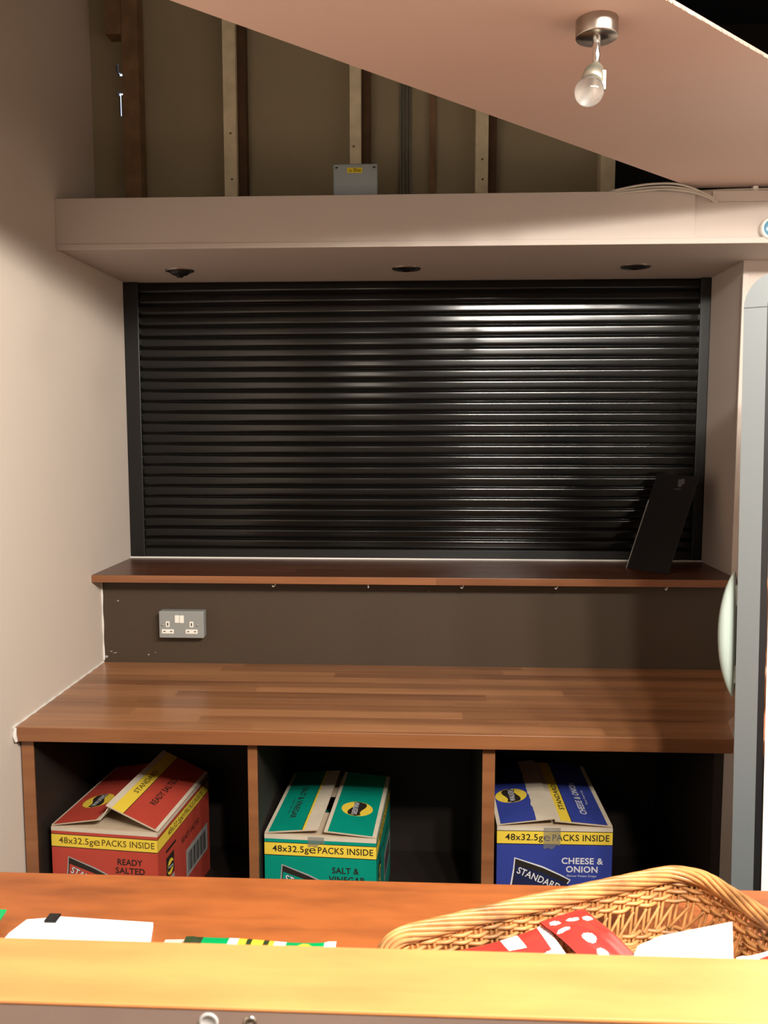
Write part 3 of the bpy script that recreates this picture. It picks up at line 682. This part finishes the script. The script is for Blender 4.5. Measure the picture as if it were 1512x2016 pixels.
m = MB(); m.prism(rounded(0.0505, 0.60, 0.04, ZT-0.020, 0.045), (0, 0.50, 0), 'fridge'); m.build('cabinet', fg, bevel=0.004, seg=3)
m = MB(); m.box(0.07, 0.58, 0.03, 0.47, 0.0, 0.04, 'gasket'); m.build('plinth', fg)
# bow handle in profile
m = MB(); zc_, hh = 1.2725, 0.1165
pts = []; rad = []
for i in range(25):
    q = -1+2*i/24; pts.append((-0.0060-0.0105*(1-abs(q)**2.0), 0.035, zc_+hh*q)); rad.append(0.0012+0.0155*(1-abs(q)**2.2)**0.8)
m.tube(pts, rad, 'handle', 16)
m.build('handle', fg)
hd = [c for c in fg.children if c.name.startswith('handle')][0]
m = MB()
for z_, hz in ((zc_+0.073, 0.020), (zc_-0.073, 0.018)):
    m = MB(); m.box(-0.006, 0.006, 0.027, 0.043, z_-hz, z_+hz, 'handle')
    m.build('handle_mount', hd, bevel=0.004, seg=3)

# ------------------------------------------------------------------ front bar
ZBAR, YB0, YB1 = 0.980, 0.656, 1.190
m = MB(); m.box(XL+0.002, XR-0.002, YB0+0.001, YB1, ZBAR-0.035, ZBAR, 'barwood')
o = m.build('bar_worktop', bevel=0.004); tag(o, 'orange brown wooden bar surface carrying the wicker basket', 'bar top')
bf = MB(); bf.box(XL+0.002, XR-0.002, 0.5795, 0.6555, 0.0, 1.216, 'bar_front_shaded'); bf.box(XL+0.002, XR-0.002, 0.656, 1.15, 0.0, ZBAR-0.036, 'panel')
o = bf.build('bar_counter')
m = MB(); m.lathe([(0.005, 0), (0.0045, 0.0012), (0.002, 0.0016), (0.0018, 0.0006), (0, 0.0006)], 'steel', (-0.126, 0.5795, 1.2085), (0, -1, 0), 20); m.build('screw', o)
m = MB(); m.lathe([(0.0075, 0), (0.0070, 0.0010), (0.0052, 0.0014), (0.005, 0.0004), (0, 0.0004)], 'greyink', (-0.157, 0.5795, 1.2075), (0, -1, 0), 24); m.build('reflection_disc', o)  # disc standing in for a reflected spot on the bar front
tag(o, 'brown bar counter body standing under the orange bar surface', 'bar counter')
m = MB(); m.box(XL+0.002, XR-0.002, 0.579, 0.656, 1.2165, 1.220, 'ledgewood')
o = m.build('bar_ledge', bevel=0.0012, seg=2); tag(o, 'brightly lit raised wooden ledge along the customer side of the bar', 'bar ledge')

# ------------------------------------------------------------------ things on the bar
def sheet(name, pts, z0, th, key, label, cat, extra=None, bevel=0.001):
    m = MB(); m.prism([(a, b, z0) for a, b in pts], (0, 0, th), key)
    if extra: extra(m)
    o = m.build(name, bevel=bevel); return tag(o, label, cat)
ps = [(-0.541, 1.026), (-0.548, 0.80), (-0.31, 0.79), (-0.350, 1.019), (-0.359, 1.058), (-0.489, 1.066), (-0.507, 1.062), (-0.532, 1.057)]
def clip_(m): m.box(-0.505, -0.489, 1.050, 1.068, ZBAR+0.0065, ZBAR+0.010, 'black')
sheet('paper_pad', ps, ZBAR+0.0005, 0.006, 'paper', 'white paper pad with a black tab lying on the bar behind the ledge', 'paper', clip_)

def pillow(name, c, size, rz, label, cat, fn, tilt=(0, 0), group=None, th=0.03, crimp=0.012, seed=0):
    """a sealed packet: puffed middle, flat crimped ends; fn(u,v) gives the print at a spot"""
    rnd = random.Random(seed); L, W = size; NU, NV = 90, 60
    ph = [rnd.uniform(0, 6) for _ in range(6)]
    R = Matrix.Rotation(rz, 3, 'Z') @ Matrix.Rotation(tilt[0], 3, 'X') @ Matrix.Rotation(tilt[1], 3, 'Y')
    C = Vector(c)
    def pt(i, j, s_):
        u, v = i/NU, j/NV
        e = min(u, 1-u)*L; a = 0 if e < crimp else (min(1, (e-crimp)/(L/2-crimp)))**0.5
        b = max(0, 1-abs(2*v-1)**2.6)**0.6
        hgt = th/2*a*b*(1+0.13*sin(9*u+ph[0]+4*v)+0.10*sin(17*v+ph[1]-7*u))+0.0006
        if a == 0: hgt = 0.0007+0.0006*sin(v*140)
        x = (u-0.5)*L; y = (v-0.5)*W*(1-0.06*a)
        zz = s_*hgt+0.0025*sin(5*u+ph[2])
        return C+R @ Vector((x, y, zz))
    m = MB()
    for s_ in (1, -1):
        vs = [pt(i, j, s_) for i in range(NU+1) for j in range(NV+1)]
        groups = {}
        for i in range(NU):
            for j in range(NV):
                q = (i*(NV+1)+j, (i+1)*(NV+1)+j, (i+1)*(NV+1)+j+1, i*(NV+1)+j+1)
                groups.setdefault(fn((i+.5)/NU, (j+.5)/NV) if s_ > 0 else fn(0.001, 0.5), []).append(q if s_ > 0 else q[::-1])
        o_ = len(m.v); m.v += [tuple(v) for v in vs]
        for k_, qs in groups.items():
            mi = m.m(k_)
            for q in qs: m.f.append(tuple(o_+a for a in q)); m.mi.append(mi); m.sm.append(True)
    o = m.build(name); return tag(o, label, cat, group)

def spots(base, spot_key, lst):
    def f(u, v):
        for (a, b, r, rr) in lst:
            if ((u-a)/r)**2+((v-b)/rr)**2 < 1: return spot_key
        return base
    return f
fgreen = lambda u, v: 'foil_green'
pillow('crisp_packet', (-0.642, 0.985, ZBAR+0.012), (0.17, 0.15), 0.1, 'green foil packet half hidden under the white pad at the left end of the bar', 'crisp packet', fgreen, th=0.022, seed=1)
def gm(u, v):
    if u > 0.92: return 'foil_white'
    if u < 0.30: return 'foil_green' if u > .12 else 'foil_dark'
    if u < 0.37: return 'foil_white'
    if 0.42 < u < 0.46 or 0.53 < u < 0.57: return 'foil_dark'
    if u < 0.60: return 'foil_yellow'
    if u < 0.68: return 'foil_white'
    if (u-0.80)**2*1.8+(v-0.9)**2 < 0.004: return 'foil_yellow'
    return 'foil_green'
pillow('crisp_packet', (-0.205, 0.945, ZBAR+0.011), (0.195, 0.150), 0.012, 'green packet with yellow and white panels lying behind the bar ledge, between pad and basket', 'crisp packet', gm, th=0.021, seed=2)
sheet('paper_slip', [(-0.332, 1.024), (-0.302, 1.026), (-0.30, 0.96), (-0.335, 0.96)], ZBAR+0.0005, 0.004, 'cardlight', 'small buff paper slip on the bar between the white pad and the green packet', 'paper')

# ------------------------------------------------------------------ wicker basket
bl, bw = 0.452, 0.275
e1 = Vector((0.405, 0.157, 0)).normalized(); e2 = Vector((e1.y, -e1.x, 0))
Lc = Vector((-0.058, 0.938, 0))
cen = Lc+e1*(bl/2)+e2*(bw/2)
bk = thing('wicker_basket', (cen.x, cen.y, ZBAR+0.0005), 'honey coloured shallow wicker basket full of red packets on the bar', 'basket', rz=math.atan2(e1.y, e1.x))
# local: +x along e1, +y = -e2 (away from the camera)
def plan(s, k, inset=0.0):
    """point on a rounded rectangle, s in [0,1); k scales from base (0) to rim (1)"""
    A_, B_ = (bl/2)*(0.90+0.10*k)-inset, (bw/2)*(0.86+0.14*k)-inset; r = 0.035+0.01*k
    a_, b_ = A_-r, B_-r
    seg = [2*a_, PI/2*r, 2*b_, PI/2*r]*2; P_ = sum(seg); d_ = (s % 1)*P_
    x, y, ang = -a_, B_, 0
    cs = [(a_, b_), (a_, -b_), (-a_, -b_), (-a_, b_)]; dirs = [(1, 0), (0, -1), (-1, 0), (0, 1)]
    pts = [(-a_, B_), (A_, b_), (a_, -B_), (-A_, -b_)]
    for i in range(4):
        if d_ <= seg[2*i]:
            p = pts[i]; dd = dirs[i]; return Vector((p[0]+dd[0]*d_, p[1]+dd[1]*d_, 0)), Vector((-dd[1], dd[0], 0))
        d_ -= seg[2*i]
        if d_ <= seg[2*i+1]:
            an = PI/2-i*PI/2-d_/r; c_ = cs[i]; nv = Vector((cos(an), sin(an), 0)); return Vector((c_[0]+r*nv.x, c_[1]+r*nv.y, 0)), nv
        d_ -= seg[2*i+1]
    return Vector((-a_, B_, 0)), Vector((0, 1, 0))
def rimh(p):
    # rim rises towards the far right corner and its right-hand side
    u = (p.x+bl/2)/bl; v = (p.y+bw/2)/bw
    return 0.074+0.012*max(0, u)**1.5+0.018*max(0, u-0.80)*5*(1-v)+0.004*sin(PI*min(1, max(0, u)))
NST = 64; NP = 512
def wall_pt(s, k, inset=0.0, amp=0.0, ph=0.0):
    p, nv = plan(s, k, inset); p = p+nv*amp*cos(PI*NST*s+ph)
    p = Vector((p.x, p.y, rimh(p)*k)); return p
base_ = MB()
A_, B_ = bl/2*0.90, bw/2*0.86
ol = [plan(i/64, 0.0, 0.004)[0] for i in range(64)]
base_.prism([(p.x, p.y, 0.001) for p in reversed(ol)], (0, 0, 0.003), 'wicker_dark')
yy = -B_+0.012
while yy < B_-0.01:
    lim = A_-0.012-max(0, abs(yy)-(B_-0.03))
    base_.tube([(x_, yy, 0.0055+0.0012*sin(x_*120+yy*900)) for x_ in [(-lim+2*lim*i/40) for i in range(41)]], 0.0021, 'wicker', 5); yy += 0.0055
base_.build('woven_base', bk)
# stakes, paired and leaning
st = MB()
for i in range(NST):
    s_ = i/NST
    for dd in (-0.0022, 0.0030):
        st.tube([wall_pt(s_+dd+0.0*k_, k_, 0.002) + (Vector((0, 0, 0.003)) if k_ == 0 else Vector()) for k_ in (0.0, 0.25, 0.5, 0.75, 0.95)], 0.0021, 'wicker', 6)
    a_ = wall_pt(s_, 0.18, 0.005); b_ = wall_pt(s_+1.0/NST, 0.50, 0.005); st.tube([a_, (a_+b_)/2, b_], 0.0019, 'wicker', 5)
st.build('stakes', bk)
wv = MB()
rows = [0.06, 0.11, 0.16, 0.54, 0.60, 0.66, 0.72, 0.78]
for ri, k_ in enumerate(rows):
    wv.tube([wall_pt(i/NP, k_, 0.002, 0.0030, PI*(ri % 2)) + Vector((0, 0, 0.0009*sin(PI*NST*i/NP*0.5+ri))) for i in range(NP)], 0.0025, 'wicker', 6, closed=True)
# the shaded right side is woven all the way down
for ri in range(6):
    k_ = 0.22+ri*0.055
    wv.tube([wall_pt(0.365+0.20*i/100, k_, 0.002, 0.0028, PI*(ri % 2)) for i in range(101)], 0.0025, 'wicker', 6)
    wv.tube([wall_pt(0.865+0.11*i/60, k_, 0.002, 0.0028, PI*(ri % 2)) for i in range(61)], 0.0025, 'wicker', 6)
wv.build('woven_side', bk)
rm = MB()
for q in range(9):
    ph = 2*PI*q/9; pts = []; NR = 360
    for i in range(NR):
        s_ = i/NR; p, nv = plan(s_, 1.0, 0.004); tw = ph+2*PI*5*s_
        pts.append(p+nv*(0.0085*cos(tw))+Vector((0, 0, rimh(p)*1.0-0.008+0.0075*sin(tw))))
    rm.tube(pts, 0.0031, 'wicker_dark', 6, closed=True)
core = []
for i in range(200): p, nv = plan(i/200, 1.0, 0.004); core.append(p+Vector((0, 0, rimh(p)-0.008)))
rm.tube(core, 0.0065, 'wicker_dark', 8, closed=True)
rm.build('rim', bk)

# packets in the basket
ZI = ZBAR+0.030
red1 = lambda u, v: 'foil_white' if (u < 0.08 or u > 0.92) else 'foil_red'
g_ = 'snack packets in the wicker basket'
pillow('snack_packet', (0.012, 0.902, ZI+0.010), (0.075, 0.055), 0.4, 'small red packet tucked into the left corner of the basket', 'snack packet', lambda u, v: 'foil_red', (0.15, 0.1), g_, 0.018, seed=3)
def pb(u, v):
    if u < 0.10 or u > 0.92: return 'foil_white'
    if v < 0.70+0.14*sin(6*u): return 'foil_white'
    if 0.60 < u < 0.74 and v > .7: return 'foil_white'
    return 'foil_red'
pillow('snack_packet', (0.095, 0.920, ZI+0.014), (0.16, 0.100), 0.34, 'crumpled packet, mostly white with red patches, left of the spotted packet in the basket', 'snack packet', pb, (0.12, -0.06), g_, 0.022, seed=4)
pc = spots('foil_red', 'foil_white', [(0.30, 0.62, 0.070, 0.10), (0.52, 0.60, 0.075, 0.12), (0.86, 0.45, 0.05, 0.13), (0.80, 0.18, 0.05, 0.10), (0.90, 0.78, 0.05, 0.10), (0.74, 0.84, 0.03, 0.14)])
pillow('snack_packet', (0.206, 0.962, ZI+0.024), (0.115, 0.072), 2.15, 'red packet with round white spots leaning against the woven side of the basket', 'snack packet', pc, (0.05, -0.12), g_, 0.016, seed=5)
m = MB(); F0 = Vector((0.300, 0.905, ZI+0.026))
quad_ = [(0.235, 0.915, 1.030), (0.352, 0.912, 1.036), (0.378, 0.990, 1.046), (0.285, 0.962, 1.043), (0.255, 0.950, 1.037)]
m.prism(quad_, (0, 0, 0.004), 'foil_white'); 
tag(m.build('white_packet', bevel=0.001), 'flat blank white packet lying across the near side of the basket', 'snack packet', g_)
pillow('snack_packet', (0.428, 0.915, 1.038), (0.11, 0.08), 0.35, 'reddish packet with pale stripes at the right side of the basket', 'snack packet', lambda u, v: 'foil_white' if (0.1 < u < 0.2 or v > 0.86) else 'foil_red', (0.15, -0.1), g_, 0.03, seed=6)

for k_ in list(bpy.data.objects):
    if k_.get('_w'): del k_['_w']
